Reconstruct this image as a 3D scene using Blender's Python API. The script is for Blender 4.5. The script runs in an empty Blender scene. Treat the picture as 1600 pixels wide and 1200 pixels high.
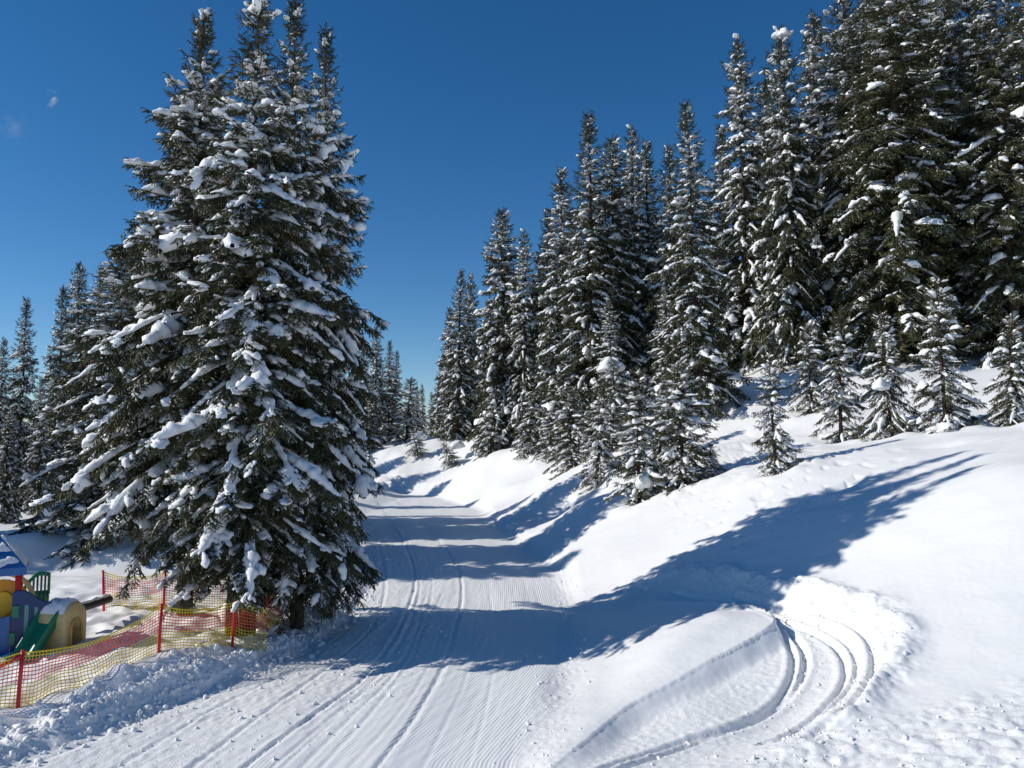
import bpy, math, random
import numpy as np
from mathutils import Vector, Matrix
R = math.radians
C = bpy.context.scene.collection
scene = bpy.context.scene

# ------------------------------------------------------------------ camera
FPX = 1244.44          # focal length in pixels of a 1600 px wide picture (28 mm on 36 mm)
CAMZ = 4.35
PITCH = math.atan(90.0 / FPX)
cam_d = bpy.data.cameras.new('camera')
cam_d.lens = 28.0; cam_d.sensor_width = 36.0
cam_d.clip_start = 0.1; cam_d.clip_end = 5000.0
cam = bpy.data.objects.new('camera', cam_d); C.objects.link(cam)
cam.location = (0, 0, CAMZ); cam.rotation_euler = (R(90) + PITCH, 0, 0)
scene.camera = cam

# ------------------------------------------------------------------ sky and sun
TO_SUN = Vector((-1.0, -0.10, 0.645)).normalized()
SUN_EL = math.asin(TO_SUN.z)
SUN_AZ = math.atan2(TO_SUN.x, TO_SUN.y)
w = bpy.data.worlds.new('World'); scene.world = w; w.use_nodes = True
nt = w.node_tree; nt.nodes.clear()
out = nt.nodes.new('ShaderNodeOutputWorld'); bg = nt.nodes.new('ShaderNodeBackground')
sky = nt.nodes.new('ShaderNodeTexSky'); sky.sky_type = 'NISHITA'; sky.sun_disc = False
sky.sun_elevation = SUN_EL; sky.sun_rotation = SUN_AZ % (2 * math.pi)
sky.altitude = 2200; sky.air_density = 1.0; sky.dust_density = 0.25; sky.ozone_density = 2.6
bg.inputs['Strength'].default_value = 0.098
# two faint wisps of cloud, fixed in sky directions
def pix_dir(px, py):
    u = (px - 800) / FPX; v = (600 - py) / FPX
    d = np.array([u, math.cos(PITCH) - v * math.sin(PITCH), math.sin(PITCH) + v * math.cos(PITCH)])
    return d
tc = nt.nodes.new('ShaderNodeTexCoord')
hs = nt.nodes.new('ShaderNodeHueSaturation'); hs.inputs['Saturation'].default_value = 1.31
nt.links.new(sky.outputs[0], hs.inputs['Color'])
prev = hs.outputs[0]
def wmath(op, a, b=None, c=None, clamp=False):
    n = nt.nodes.new('ShaderNodeMath'); n.operation = op; n.use_clamp = clamp
    for i, v in enumerate((a, b, c)):
        if v is None: continue
        if isinstance(v, (int, float)): n.inputs[i].default_value = v
        else: nt.links.new(v, n.inputs[i])
    return n.outputs[0]
nz = nt.nodes.new('ShaderNodeTexNoise'); nz.inputs['Scale'].default_value = 75; nz.inputs['Detail'].default_value = 6
nt.links.new(tc.outputs['Generated'], nz.inputs['Vector'])
for (px, py, rad, amt) in ((76, 155, 0.0105, 8.), (22, 196, 0.016, .9)):
    d = Vector(pix_dir(px, py)).normalized()
    wn = nt.nodes.new('ShaderNodeTexNoise'); wn.inputs['Scale'].default_value = 60; wn.inputs['Detail'].default_value = 3; nt.links.new(tc.outputs['Generated'], wn.inputs['Vector'])
    wv = nt.nodes.new('ShaderNodeVectorMath'); wv.operation = 'MULTIPLY_ADD'; nt.links.new(wn.outputs['Color'], wv.inputs[0]); wv.inputs[1].default_value = (.022, .022, .022); nt.links.new(tc.outputs['Generated'], wv.inputs[2])
    d = d + Vector((.011, .011, .011))
    dn = nt.nodes.new('ShaderNodeVectorMath'); dn.operation = 'DISTANCE'
    nt.links.new(wv.outputs[0], dn.inputs[0]); dn.inputs[1].default_value = d
    m = wmath('SUBTRACT', 1.0, wmath('DIVIDE', dn.outputs['Value'], rad), clamp=True)
    n2 = wmath('SUBTRACT', nz.outputs[0], 0.50 if rad < .012 else 0.40, clamp=True)
    m = wmath('MULTIPLY', wmath('MULTIPLY', m, n2), amt, clamp=True)
    mx = nt.nodes.new('ShaderNodeMix'); mx.data_type = 'RGBA'
    nt.links.new(m, mx.inputs[0]); nt.links.new(prev, mx.inputs[6]); mx.inputs[7].default_value = (4.6, 5.2, 5.8, 1)
    prev = mx.outputs[2]
nt.links.new(prev, bg.inputs['Color']); nt.links.new(bg.outputs[0], out.inputs[0])

sun_d = bpy.data.lights.new('sun', 'SUN'); sun_d.energy = 3.75; sun_d.angle = R(0.53); sun_d.color = (1.0, 0.955, 0.875)
sun = bpy.data.objects.new('sun', sun_d); C.objects.link(sun)
sun.rotation_euler = TO_SUN.to_track_quat('Z', 'Y').to_euler()
scene.view_settings.view_transform = 'Standard'; scene.view_settings.look = 'None'
scene.view_settings.exposure = 0.1; scene.view_settings.gamma = 1.0
scene.view_settings.use_curve_mapping = False
scene.cycles.max_bounces = 6; scene.cycles.diffuse_bounces = 3; scene.cycles.transparent_max_bounces = 4

# ------------------------------------------------------------------ numpy helpers
def smooth(a, b, x):
    t = np.clip((x - a) / (b - a), 0, 1); return t * t * (3 - 2 * t)

def _hash(ix, iy, seed):
    h = (ix.astype(np.int64) * 374761393 + iy.astype(np.int64) * 668265263 + seed * 1274126177) & 0x7fffffff
    h = ((h ^ (h >> 13)) * 1274126177) & 0x7fffffff
    h = (h ^ (h >> 16)) & 0x7fffffff
    return (h % 100003) / 100003.0 * 2 * math.pi

def noise2(x, y, seed=0):
    x = np.asarray(x, float); y = np.asarray(y, float)
    ix = np.floor(x); iy = np.floor(y); fx = x - ix; fy = y - iy
    ux = fx * fx * fx * (fx * (fx * 6 - 15) + 10); uy = fy * fy * fy * (fy * (fy * 6 - 15) + 10)
    def g(dx, dy):
        a = _hash(ix + dx, iy + dy, seed)
        return np.cos(a) * (fx - dx) + np.sin(a) * (fy - dy)
    a = g(0, 0); b = g(1, 0); c = g(0, 1); d = g(1, 1)
    return ((a + (b - a) * ux) + ((c + (d - c) * ux) - (a + (b - a) * ux)) * uy) * 1.5

def fbm(x, y, octs, seed=0, gain=0.5):
    s = 0; a = 1.0; f = 1.0
    for i in range(octs):
        s = s + a * noise2(x * f + 17.3 * i, y * f - 9.1 * i, seed + i); a *= gain; f *= 2.03
    return s

def at_depth(px, py, D):
    d = pix_dir(px, py); k = D / d[1]
    return (d[0] * k, D, CAMZ + d[2] * k)
def at_z(px, py, z):
    d = pix_dir(px, py); k = (z - CAMZ) / d[2]
    return (d[0] * k, d[1] * k, z)

# trail edges (x as a function of y)
re_ = [at_z(px, py, 0) for px, py in ((770, 1600), (800, 1290), (812, 1200), (838, 1120), (858, 1060), (866, 1000), (868, 954), (862, 905), (846, 875), (800, 849), (761, 819), (746, 798), (672, 775))]
RE = sorted([(p[1], p[0]) for p in re_] + [(66, -8.3), (69, -11), (70.5, -15), (73, -25), (78, -40), (120, -90)])
LE = sorted([(2, -6.5), (8, -7.2)] + [(at_z(px, py, 0)[1], at_z(px, py, 0)[0]) for px, py in ((0, 1190), (200, 1118), (400, 1045), (520, 970), (569, 905))] + [(30, -5.6), (36, -7.2), (48, -10.5), (56, -15), (60, -21), (64, -30), (70, -45), (120, -140)])
REy = np.array([a for a, b in RE]); REx = np.array([b for a, b in RE])
LEy = np.array([a for a, b in LE]); LEx = np.array([b for a, b in LE])
def right_edge(y): return np.interp(y, REy, REx)
def left_edge(y): return np.interp(y, LEy, LEx)

# ------------------------------------------------------------------ broad shape of the ground
CP = []
for y in (-20, -5, 2, 6, 9, 12, 15, 18, 22, 26, 30, 35, 40, 46, 52, 58, 63):
    for f in (0.02, 0.5, 0.98):
        CP.append((left_edge(y) * (1 - f) + right_edge(y) * f, y, 0.0))
for x, y in ((-20, 66), (-30, 68), (-40, 73)): CP.append((x, y, 0.3))
for px, py, D in ((1215, 730, 25), (1000, 775, 30), (1090, 750, 30), (925, 745, 40), (825, 700, 58), (765, 710, 65),
                  (1310, 688, 30), (1395, 688, 28), (1480, 682, 26), (1580, 668, 24), (1590, 725, 17.5),
                  (1160, 588, 45), (1560, 592, 34), (690, 693, 80), (650, 700, 74), (622, 714, 72.5), (602, 738, 71.3), (582, 722, 100), (560, 722, 100)):
    CP.append(at_depth(px, py, D))
for y, prof in ((20, ((1.5, .3), (3, .95), (6, 2.3), (10, 3.65))), (26, ((2, 1.0), (4.5, 2.2))), (33, ((2, .95), (4.2, 2.0))),
                (46, ((2, 1.0), (5, 2.6))), (55, ((1.8, 1.0), (4, 2.4))), (14, ((1.5, .25), (3, .55), (5, .95), (8, 1.85), (12, 3.0))),
                (10, ((2, .3), (4, .5), (7, 1.0), (10, 1.7), (14, 2.7))), (4, ((3, .3), (8, 1.0), (14, 2.2))), (-15, ((4, .3), (12, 1.6)))):
    for s, z in prof: CP.append((right_edge(y) + s, y, z))
CP += [(-8, 12, .3), (-8.5, 9, .3), (-6.5, 14, .3), (-5.9, 16, .38), (-9, 14, .2), (-12, 12, .25), (-7, 18, .4), (-10, 18, .4), (-14, 16, .4),
       (-6, 21, .4), (-7, 26, .5), (-9, 33, .5), (-12, 40, .6), (-14, 50, .8), (-12, 21, .5), (-16, 22, .6), (-20, 20, .6),
       (-10, 27, .5), (-14, 26.5, .5), (-19, 26, .5), (-25, 26, .5), (-16, 32, .6), (-25, 34, .6), (-20, 42, 1.0), (-35, 40, 1.0), (-25, 55, 1.0),
       (-12, 5, .3), (-15, -10, .3), (-30, 10, .6), (-50, 30, .5), (-60, -10, 0), (-60, 80, 1), (-25, 85, 2.2), (-40, 110, 2.5), (-15, 95, 3.6),
       (0, 80, 6.0), (0, 110, 6.5), (30, 60, 13), (25, 45, 9.6), (36, 36, 11), (60, 50, 18), (40, 90, 15), (30, 15, 7.5), (30, 0, 6.5), (60, 0, 12), (30, -20, 6), (10, 70, 8), (5, 60, 5.6), (10, 50, 6.2)]
CP = np.array(CP)
def _phi(r2): return 0.5 * r2 * np.log(r2 + 1e-9)
_d2 = (CP[:, None, 0] - CP[None, :, 0]) ** 2 + (CP[:, None, 1] - CP[None, :, 1]) ** 2
_NP = len(CP); _A = np.zeros((_NP + 3, _NP + 3)); _A[:_NP, :_NP] = _phi(_d2) + np.eye(_NP) * 1.2
_P = np.c_[np.ones(_NP), CP[:, :2]]; _A[:_NP, _NP:] = _P; _A[_NP:, :_NP] = _P.T
_W = np.linalg.solve(_A, np.r_[CP[:, 2], 0, 0, 0])
def broad(x, y):
    x = np.asarray(x, float); y = np.asarray(y, float)
    xx = np.clip(x, -70, 70); yy = np.clip(y, -25, 120)
    z = _W[_NP] + _W[_NP + 1] * xx + _W[_NP + 2] * yy
    for i in range(_NP):
        z = z + _W[i] * _phi((xx - CP[i, 0]) ** 2 + (yy - CP[i, 1]) ** 2)
    r = right_edge(y); l = left_edge(y)
    m = smooth(-0.9, 0.15, r - x) * smooth(-0.45, 0.1, x - l) * (1 - smooth(72, 80, y))
    z = z * (1 - m)
    far = smooth(120, 200, np.hypot(x, y))
    return z * (1 - far) + 5.0 * far
def hit(px, py):
    "where the ray through a point of the photograph meets the ground"
    d = pix_dir(px, py); t = np.arange(8, 140, 0.05)
    X = d[0] * t; Y = d[1] * t; Z = CAMZ + d[2] * t; g = broad(X, Y)
    i = int(np.argmax(Z < g)) if (Z < g).any() else len(t) - 1
    return float(X[i]), float(Y[i])

def polydist(X, Y, pts):
    "distance to a polyline and the signed side (+ right of travel)"
    best = np.full(X.shape, 1e9); side = np.zeros(X.shape)
    for (ax, ay), (bx, by) in zip(pts[:-1], pts[1:]):
        dx, dy = bx - ax, by - ay; L2 = dx * dx + dy * dy + 1e-12
        t = np.clip(((X - ax) * dx + (Y - ay) * dy) / L2, 0, 1)
        ex = X - (ax + t * dx); ey = Y - (ay + t * dy); d = ex * ex + ey * ey
        s = np.sign(dy * (X - ax) - dx * (Y - ay)); m = d < best
        best = np.where(m, d, best); side = np.where(m, s, side)
    return np.sqrt(best), side
def spline(pts, n=6):
    P = [pts[0]] + list(pts) + [pts[-1]]; o = []
    for i in range(1, len(P) - 2):
        p0, p1, p2, p3 = (np.array(P[i + k], float) for k in (-1, 0, 1, 2))
        for j in range(n):
            t = j / n
            o.append(tuple(0.5 * ((2 * p1) + (-p0 + p2) * t + (2 * p0 - 5 * p1 + 4 * p2 - p3) * t * t + (-p0 + 3 * p1 - 3 * p2 + p3) * t ** 3)))
    o.append(tuple(pts[-1])); return o
def inside(X, Y, poly):
    c = np.zeros(X.shape, bool); n = len(poly)
    for i in range(n):
        (x1, y1), (x2, y2) = poly[i], poly[i - 1]
        cond = ((y1 > Y) != (y2 > Y)) & (X < (x2 - x1) * (Y - y1) / (y2 - y1 + 1e-12) + x1)
        c ^= cond
    return c
tr = lambda L: spline([at_z(a, b, 0)[:2] for a, b in L])
TRACKS = [  # (line, depth, half width)
    (tr([(560, 1240), (590, 1200), (655, 1110), (700, 1020), (722, 930), (712, 885), (680, 838), (640, 800), (615, 780)]), .075, .055),
    (tr([(345, 1230), (380, 1200), (500, 1110), (575, 1050), (630, 970), (648, 900), (628, 845), (600, 800), (585, 782)]), .085, .06),
    (tr([(425, 1200), (525, 1115), (590, 1055), (640, 975), (655, 905), (636, 845), (607, 800)]), .04, .05),
    (tr([(470, 1200), (560, 1110), (610, 1060), (650, 990), (664, 935)]), .035, .05),
    (tr([(250, 1240), (310, 1190), (420, 1110), (520, 1035), (585, 975), (602, 905), (590, 850), (572, 800), (566, 785)]), .055, .06),
    (tr([(545, 1200), (620, 1120), (665, 1050), (690, 980)]), .022, .05),
    (tr([(40, 1200), (160, 1150), (300, 1090), (420, 1035)]), .05, .08),
    (tr([(660, 1200), (700, 1120), (730, 1050), (742, 960)]), .02, .04),
    (tr([(440, 1200), (560, 1090), (640, 1020), (690, 930)]), .03, .05), (tr([(180, 1200), (330, 1110), (470, 1040), (560, 970)]), .04, .06),
    (tr([(600, 1200), (680, 1080), (712, 1000)]), .025, .04), (tr([(500, 1200), (600, 1090), (655, 1000), (675, 900), (650, 840)]), .03, .05), (tr([(730, 1200), (760, 1100), (775, 1000), (765, 930)]), .02, .04),
    (tr([(840, 880), (770, 850), (720, 815), (690, 790)]), .02, .06)]
LOOP = [spline([hit(a, b) for a, b in L]) for L in (
    [(900, 1230), (950, 1197), (1050, 1148), (1140, 1112), (1200, 1078), (1232, 1040), (1240, 1005), (1228, 980), (1196, 958), (1130, 938), (1040, 930)],
    [(940, 1225), (1000, 1185), (1090, 1140), (1170, 1103), (1222, 1068), (1252, 1030), (1256, 1000), (1238, 972), (1200, 950), (1140, 930)],
    [(1190, 1150), (1225, 1132), (1280, 1090), (1314, 1050), (1321, 1018), (1308, 990), (1275, 967), (1225, 948), (1150, 925), (1050, 915)],
    [(1262, 1150), (1322, 1108), (1358, 1062), (1366, 1018), (1348, 980), (1300, 952), (1220, 932)],
    [(1215, 1150), (1255, 1125), (1305, 1085), (1334, 1045), (1338, 1015), (1322, 985), (1285, 960), (1230, 940), (1150, 915)])]
CUT = spline([hit(a, b) for a, b in ((840, 1240), (912, 1168), (975, 1112), (1040, 1078), (1105, 1042), (1150, 1020), (1190, 998), (1211, 978), (1208, 960), (1182, 947), (1145, 938), (1090, 932), (1020, 935), (960, 955))])
OUTER = spline([hit(a, b) for a, b in ((1180, 1230), (1230, 1165), (1290, 1130), (1350, 1080), (1395, 1030), (1396, 985), (1360, 950), (1290, 925), (1180, 900), (1060, 895), (960, 915))])
LOOPPOLY = CUT + OUTER[::-1]

WELLS = [hit(a, b) for a, b in ((766, 712), (826, 703), (862, 705), (895, 738), (932, 745), (960, 712), (1001, 776), (1072, 756), (1112, 746), (1040, 725), (1213, 733), (1268, 640), (1316, 686), (1396, 688), (1477, 682), (1580, 664))]
def ground(x, y, full=False):
    x = np.asarray(x, float); y = np.asarray(y, float)
    z = broad(x, y)
    r = right_edge(y); l = left_edge(y)
    trail = smooth(-0.5, 0.2, r - x) * smooth(-0.3, 0.2, x - l) * (1 - smooth(70, 76, y))
    off = 1 - trail
    left = smooth(0.2, 1.0, l - x)
    right = smooth(0.3, 2.0, x - r)
    near = 1 - smooth(30, 60, np.hypot(x, y))
    # soft drifts
    z = z + off * (0.16 * noise2(x / 4.2, y / 4.2, 3) + 0.05 * noise2(x / 1.3, y / 1.7, 4) * (0.4 + left))
    z = z + smooth(7, 14, x - r) * smooth(18, 26, y) * (0.35 * noise2(x / 5.5, y / 4.0, 8) + 0.12 * noise2(x / 1.6, y / 1.6, 9))
    pits = smooth(3.2, 4.5, x - r) * smooth(19, 22, y) * (1 - smooth(34, 38, y))
    z = z - pits * (.05 * smooth(.42, .7, noise2(x / .32, y / .32, 23)) + .10 * smooth(.35, .7, noise2(x / 1.1, y / 1.0, 24)))
    for wx, wy in WELLS:
        d2 = (x - wx) ** 2 + (y - wy) ** 2 * .8
        z = z - .20 * np.exp(-d2 / .22) + .09 * np.exp(-((np.sqrt(d2) - 1.05) / .42) ** 2) * (1 + .9 * noise2(x / .7, y / .7, 25))
    # humps of the far bank, one behind the other
    bankm = smooth(0.5, 3, x - r) * smooth(26, 34, y) * (1 - smooth(7, 12, x - r)) * (1 - smooth(75, 85, y))
    z = z + bankm * (0.75 * noise2(x / 8, y / 4.6 + 0.3, 21) + .22 * noise2(x / 3, y / 2.6, 22))
    # lumpy trodden snow in the playground yard
    yard = left * smooth(8, 10, y) * (1 - smooth(21, 24, y)) * smooth(-2, 1, x + 16)
    z = z + yard * (0.17 * np.sqrt(noise2(x / .9, y / .8, 5) ** 2 + .02) + .07 * noise2(x / .35, y / .35, 6))
    # ploughed-up bank behind the playground
    z = z + smooth(-8.5, -11, x) * .85 * smooth(23.0, 25.4, y + .8 * noise2(x / 2.6, y / 2.6, 12)) * (1 - .6 * smooth(28, 42, y)) * (1 + .12 * noise2(x / 1.1, y / 1.1, 14))
    # windrow along the left trail edge
    dl = l - x
    wr = np.exp(-((dl - 0.15) / 0.33) ** 2) * (1 - smooth(24, 30, y))
    wr = wr * (.75 + .6 * noise2(x / 1.6, y / 1.3, 30))
    z = z + wr * (0.13 + 0.07 * fbm(x / .5, y / .5, 2, 31)) - np.exp(-((dl + .35) / .22) ** 2) * .03
    z = z + wr * near * 0.075 * np.abs(fbm(x / .16, y / .16, 3, 33))
    dl2 = np.exp(-((dl - 0.75) / 0.25) ** 2) * (1 - smooth(15, 19, y))
    z = z + dl2 * (.07 + .05 * noise2(x / .4, y / .4, 35)) - np.exp(-((dl - .45) / .12) ** 2) * .05 * (1 - smooth(15, 19, y))
    # crumbly right trail edge
    er = np.exp(-((x - r - 0.25) / 0.35) ** 2)
    z = z + er * near * 0.03 * np.abs(fbm(x / .14, y / .14, 3, 41))
    # the trail itself: slightly uneven and scuffed
    z = z + trail * (0.03 * noise2(x / 1.2, y / 3.5, 11))
    z = z + trail * near * (.006 * noise2((x - l) / .16, y / 5.0, 17) + .004 * noise2((x - r) / .07, y / 3.0, 18))
    scuff = trail * (1 - smooth(0.35, .7, (x - l) / (r - l + 1e-6) + .15 * noise2(x / 1.5, y / 3, 13)))
    z = z + scuff * near * (0.020 * np.abs(fbm(x / .2, y / .3, 3, 15)) + .010 * noise2(x / .35, y / 1.8, 16))
    win = (y > 6) & (y < 66) & (x > -17) & (x < 4)
    if win.any():
        X = x[win]; Y = y[win]; dz = np.zeros(X.shape)
        for pts, dep, hw in TRACKS:
            dep = dep * .34; hw = hw * .72
            d, s = polydist(X, Y, pts)
            d = d + .012 * noise2(X / .3, Y / .3, 71)
            dz += -dep * np.exp(-(d / hw) ** 4) + dep * .3 * np.exp(-((d - hw * 2.1) / hw) ** 2)
        z[win] += dz
    loopm = np.zeros(x.shape)
    win = (y > 7) & (y < 24) & (x > -1) & (x < 11)
    if win.any():
        X = x[win]; Y = y[win]
        ins = inside(X, Y, LOOPPOLY)
        dc, _ = polydist(X, Y, CUT); do, _ = polydist(X, Y, OUTER)
        wob = .03 * noise2(X / .6, Y / .6, 51) + .008 * noise2(X / .2, Y / .2, 52)
        sc = np.where(ins, dc, -dc) + wob; so = np.where(ins, do, -do)
        fade = smooth(9.3, 12.0, Y) * .9 + .1
        fade = fade * (1 - (1 - smooth(2.8, 5.0, X)) * smooth(13.6, 15.2, Y))
        dep = (0.20 + .14 * smooth(2.6, 4.4, X)) * smooth(-.12, .42 - .08 * smooth(2.6, 4.4, X), sc) * smooth(-.1, 1.0, so) * fade
        dz0 = .20 * smooth(0, 1.1, -sc) * smooth(1.0, 2.6, X - right_edge(Y)) * smooth(10.5, 13, Y) * (1 - smooth(15.6, 17.5, Y)) * (1 - smooth(4.6, 5.4, X))
        rim = .02 * np.exp(-((sc + .22) / .22) ** 2)
        berm = .12 * np.exp(-((so + .12) / .25) ** 2) * (0.6 + .9 * noise2(X / .5, Y / .5, 55)) * smooth(9, 11, Y) * fade
        berm += .06 * np.exp(-(so / .35) ** 2) * np.abs(fbm(X / .17, Y / .17, 3, 56)) * fade
        dz = -dep + rim * fade + berm + dz0
        inner = smooth(.15, .4, sc) * smooth(.05, .4, so)
        for i, pts in enumerate(LOOP):
            d, s = polydist(X, Y, pts)
            hw = .06
            dz += (-.10 * np.exp(-(d / hw) ** 4) + .02 * np.exp(-((d - .13) / .05) ** 2)) * np.maximum(fade, smooth(7.5, 9, Y) * (Y < 12) * .8)
        dz += inner * .022 * np.abs(fbm(X / .16, Y / .16, 3, 58)) 
        z[win] += dz; loopm[win] = inner
    # rough crusted snow in the right foreground
    rf = smooth(1.6, 3.0, x - r) * (1 - smooth(10.4, 11.6, y + .25 * noise2(x / .7, y / .7, 60) - .12 * (x - 5))) * smooth(5, 6, y)
    rf = rf * (1 - loopm * .6)
    z = z + rf * (0.06 * np.abs(fbm(x / .4, y / .3, 4, 61)) + .04 * noise2(x / .9, y / .6, 62))
    z = z + off * near * .012 * noise2(x / .6 + .3 * y, y / .45, 81) * (1 - loopm)
    z = z + off * near * .004 * noise2(x / .11, y / .11, 80)
    if not full: return z
    # corduroy: where the groomer's comb marks are still crisp
    f = (x - l) / (r - l + 1e-6)
    ct = np.interp(y, [10, 14, 20], [.86, .74, .56]); c1 = smooth(0, .07, f - ct + .06 * noise2(x / .8, y / 2.2, 90)) * smooth(-.02, .02, 1.0 - f)
    c2 = smooth(.2, .35, noise2(x / .6 + 3, y / 2.2, 92)) * .7 * smooth(.08, .12, f) * smooth(0, .05, 1 - f)
    cord = trail * np.maximum(c1 * smooth(-.35, -.05, noise2(x / .9, y / 3.0, 91) + .1), c2)
    cord = cord * (1 - smooth(30, 42, y))
    rough = np.clip(scuff + wr + dl2 * .6 + rf + loopm + er * .7, 0, 1)
    return z, cord, rough, x - .5 * (l + r)
def gz(x, y): return float(ground(np.array([x]), np.array([y]))[0])

# ------------------------------------------------------------------ mesh helpers
def mesh_np(name, V, Fs, mats, smooth_=True, midx=None):
    me = bpy.data.meshes.new(name)
    V = np.asarray(V, np.float32); me.vertices.add(len(V)); me.vertices.foreach_set('co', V.ravel())
    Fs = [np.asarray(f, np.int32) for f in Fs if len(f)]
    tot = np.concatenate([np.full(len(f), f.shape[1], np.int32) for f in Fs])
    loops = np.concatenate([f.ravel() for f in Fs])
    me.loops.add(len(loops)); me.loops.foreach_set('vertex_index', loops)
    me.polygons.add(len(tot)); st = np.r_[0, np.cumsum(tot)[:-1]].astype(np.int32)
    me.polygons.foreach_set('loop_start', st)
    me.update(calc_edges=True)
    me.polygons.foreach_set('use_smooth', np.full(len(tot), smooth_, bool))
    for m in (mats if isinstance(mats, (list, tuple)) else [mats]): me.materials.append(m)
    if midx is not None: me.polygons.foreach_set('material_index', np.asarray(midx, np.int32))
    return me
class MB:
    "collects pieces of one mesh"
    def __init__(s): s.V = []; s.F = {}; s.M = {}; s.n = 0
    def add(s, V, F, m=0):
        V = np.asarray(V, float); F = np.asarray(F, int)
        s.V.append(V); s.F.setdefault(F.shape[1], []).append(F + s.n); s.M.setdefault(F.shape[1], []).append(np.full(len(F), m)); s.n += len(V)
    def mesh(s, name, mats, smooth_=True):
        ks = sorted(s.F); return mesh_np(name, np.concatenate(s.V), [np.concatenate(s.F[k]) for k in ks], mats, smooth_, np.concatenate([np.concatenate(s.M[k]) for k in ks]))
    def build(s, name, mats, parent=None, smooth_=True, loc=None):
        o = bpy.data.objects.new(name, s.mesh(name, mats, smooth_)); C.objects.link(o)
        if parent is not None: o.parent = parent
        if loc is not None: o.location = loc
        return o
    def tube(s, P, r, n=6, m=0, cap=True, up=(0, 0, 1)):
        P = np.asarray(P, float); r = np.broadcast_to(np.asarray(r, float), (len(P),))
        T = np.gradient(P, axis=0); T /= np.linalg.norm(T, axis=1)[:, None] + 1e-9
        U = np.cross(T, np.array(up)); 
        bad = np.linalg.norm(U, axis=1) < 1e-3; U[bad] = np.cross(T[bad], np.array((1., .1, 0)))
        U /= np.linalg.norm(U, axis=1)[:, None]; W = np.cross(U, T)
        a = np.arange(n) / n * 2 * math.pi
        V = P[:, None] + r[:, None, None] * (np.cos(a)[None, :, None] * U[:, None] + np.sin(a)[None, :, None] * W[:, None])
        V = V.reshape(-1, 3); k = len(P)
        i = np.arange(k - 1)[:, None] * n; j = np.arange(n)[None]; j2 = (j + 1) % n
        F = np.stack([i + j, i + j2, i + n + j2, i + n + j], -1).reshape(-1, 4)
        if cap:
            V = np.r_[V, P[:1], P[-1:]]; c0 = k * n; c1 = c0 + 1; jj = np.arange(n); jn = (jj + 1) % n
            s.add(V, F, m)
            base = s.n - len(V)
            for Ff in (np.c_[jn, jj, np.full(n, c0)], np.c_[(k - 1) * n + jj, (k - 1) * n + jn, np.full(n, c1)]):
                s.F.setdefault(3, []).append(Ff + base); s.M.setdefault(3, []).append(np.full(n, m))
        else: s.add(V, F, m)
    def box(s, a, b, m=0):
        (x0, y0, z0), (x1, y1, z1) = a, b
        V = [(x0, y0, z0), (x1, y0, z0), (x1, y1, z0), (x0, y1, z0), (x0, y0, z1), (x1, y0, z1), (x1, y1, z1), (x0, y1, z1)]
        s.add(V, [(0, 3, 2, 1), (4, 5, 6, 7), (0, 1, 5, 4), (1, 2, 6, 5), (2, 3, 7, 6), (3, 0, 4, 7)], m)
def empty(name, loc=(0, 0, 0), rz=0):
    o = bpy.data.objects.new(name, None); C.objects.link(o); o.location = loc; o.rotation_euler.z = rz; o.empty_display_size = .2
    return o
def tag(o, label=None, cat=None, group=None, kind=None):
    for k, v in (('label', label), ('category', cat), ('group', group), ('kind', kind)):
        if v: o[k] = v
    return o

# ------------------------------------------------------------------ materials
class Mat:
    def __init__(s, name, col=(.8, .8, .8), rough=.7, spec=.3):
        s.m = bpy.data.materials.new(name); s.m.use_nodes = True; s.t = s.m.node_tree; s.b = s.t.nodes['Principled BSDF']
        s.b.inputs['Base Color'].default_value = (*col, 1); s.b.inputs['Roughness'].default_value = rough
        s.b.inputs['Specular IOR Level'].default_value = spec
    def node(s, typ, **kw):
        n = s.t.nodes.new(typ)
        for k, v in kw.items():
            if hasattr(n, k): setattr(n, k, v)
        return n
    def link(s, a, b): s.t.links.new(a, b)
    def math(s, op, a, b=None, clamp=False):
        n = s.t.nodes.new('ShaderNodeMath'); n.operation = op; n.use_clamp = clamp
        for i, v in enumerate((a, b)):
            if v is None: continue
            if isinstance(v, (int, float)): n.inputs[i].default_value = v
            else: s.link(v, n.inputs[i])
        return n.outputs[0]
    def noise(s, scale, detail=3, coord='Object', rough=.5):
        n = s.t.nodes.new('ShaderNodeTexNoise'); n.inputs['Scale'].default_value = scale; n.inputs['Detail'].default_value = detail
        n.inputs['Roughness'].default_value = rough
        c = s.t.nodes.new('ShaderNodeTexCoord'); s.link(c.outputs[coord], n.inputs['Vector']); return n.outputs['Fac']
    def ramp(s, f, stops):
        n = s.t.nodes.new('ShaderNodeValToRGB'); e = n.color_ramp.elements
        e[0].position, e[0].color = stops[0][0], (*stops[0][1], 1); e[1].position, e[1].color = stops[-1][0], (*stops[-1][1], 1)
        for p, c in stops[1:-1]:
            k = e.new(p); k.color = (*c, 1)
        s.link(f, n.inputs[0]); return n.outputs[0]
    def mix(s, f, a, b):
        n = s.t.nodes.new('ShaderNodeMix'); n.data_type = 'RGBA'
        for i, v in ((0, f), (6, a), (7, b)):
            if isinstance(v, (int, float)): n.inputs[i].default_value = v
            elif isinstance(v, tuple): n.inputs[i].default_value = (*v, 1)
            else: s.link(v, n.inputs[i])
        return n.outputs[2]
    def bump(s, h, dist, strength=1.0):
        n = s.t.nodes.new('ShaderNodeBump'); n.inputs['Strength'].default_value = strength; n.inputs['Distance'].default_value = dist
        s.link(h, n.inputs['Height']); s.link(n.outputs[0], s.b.inputs['Normal'])

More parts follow.
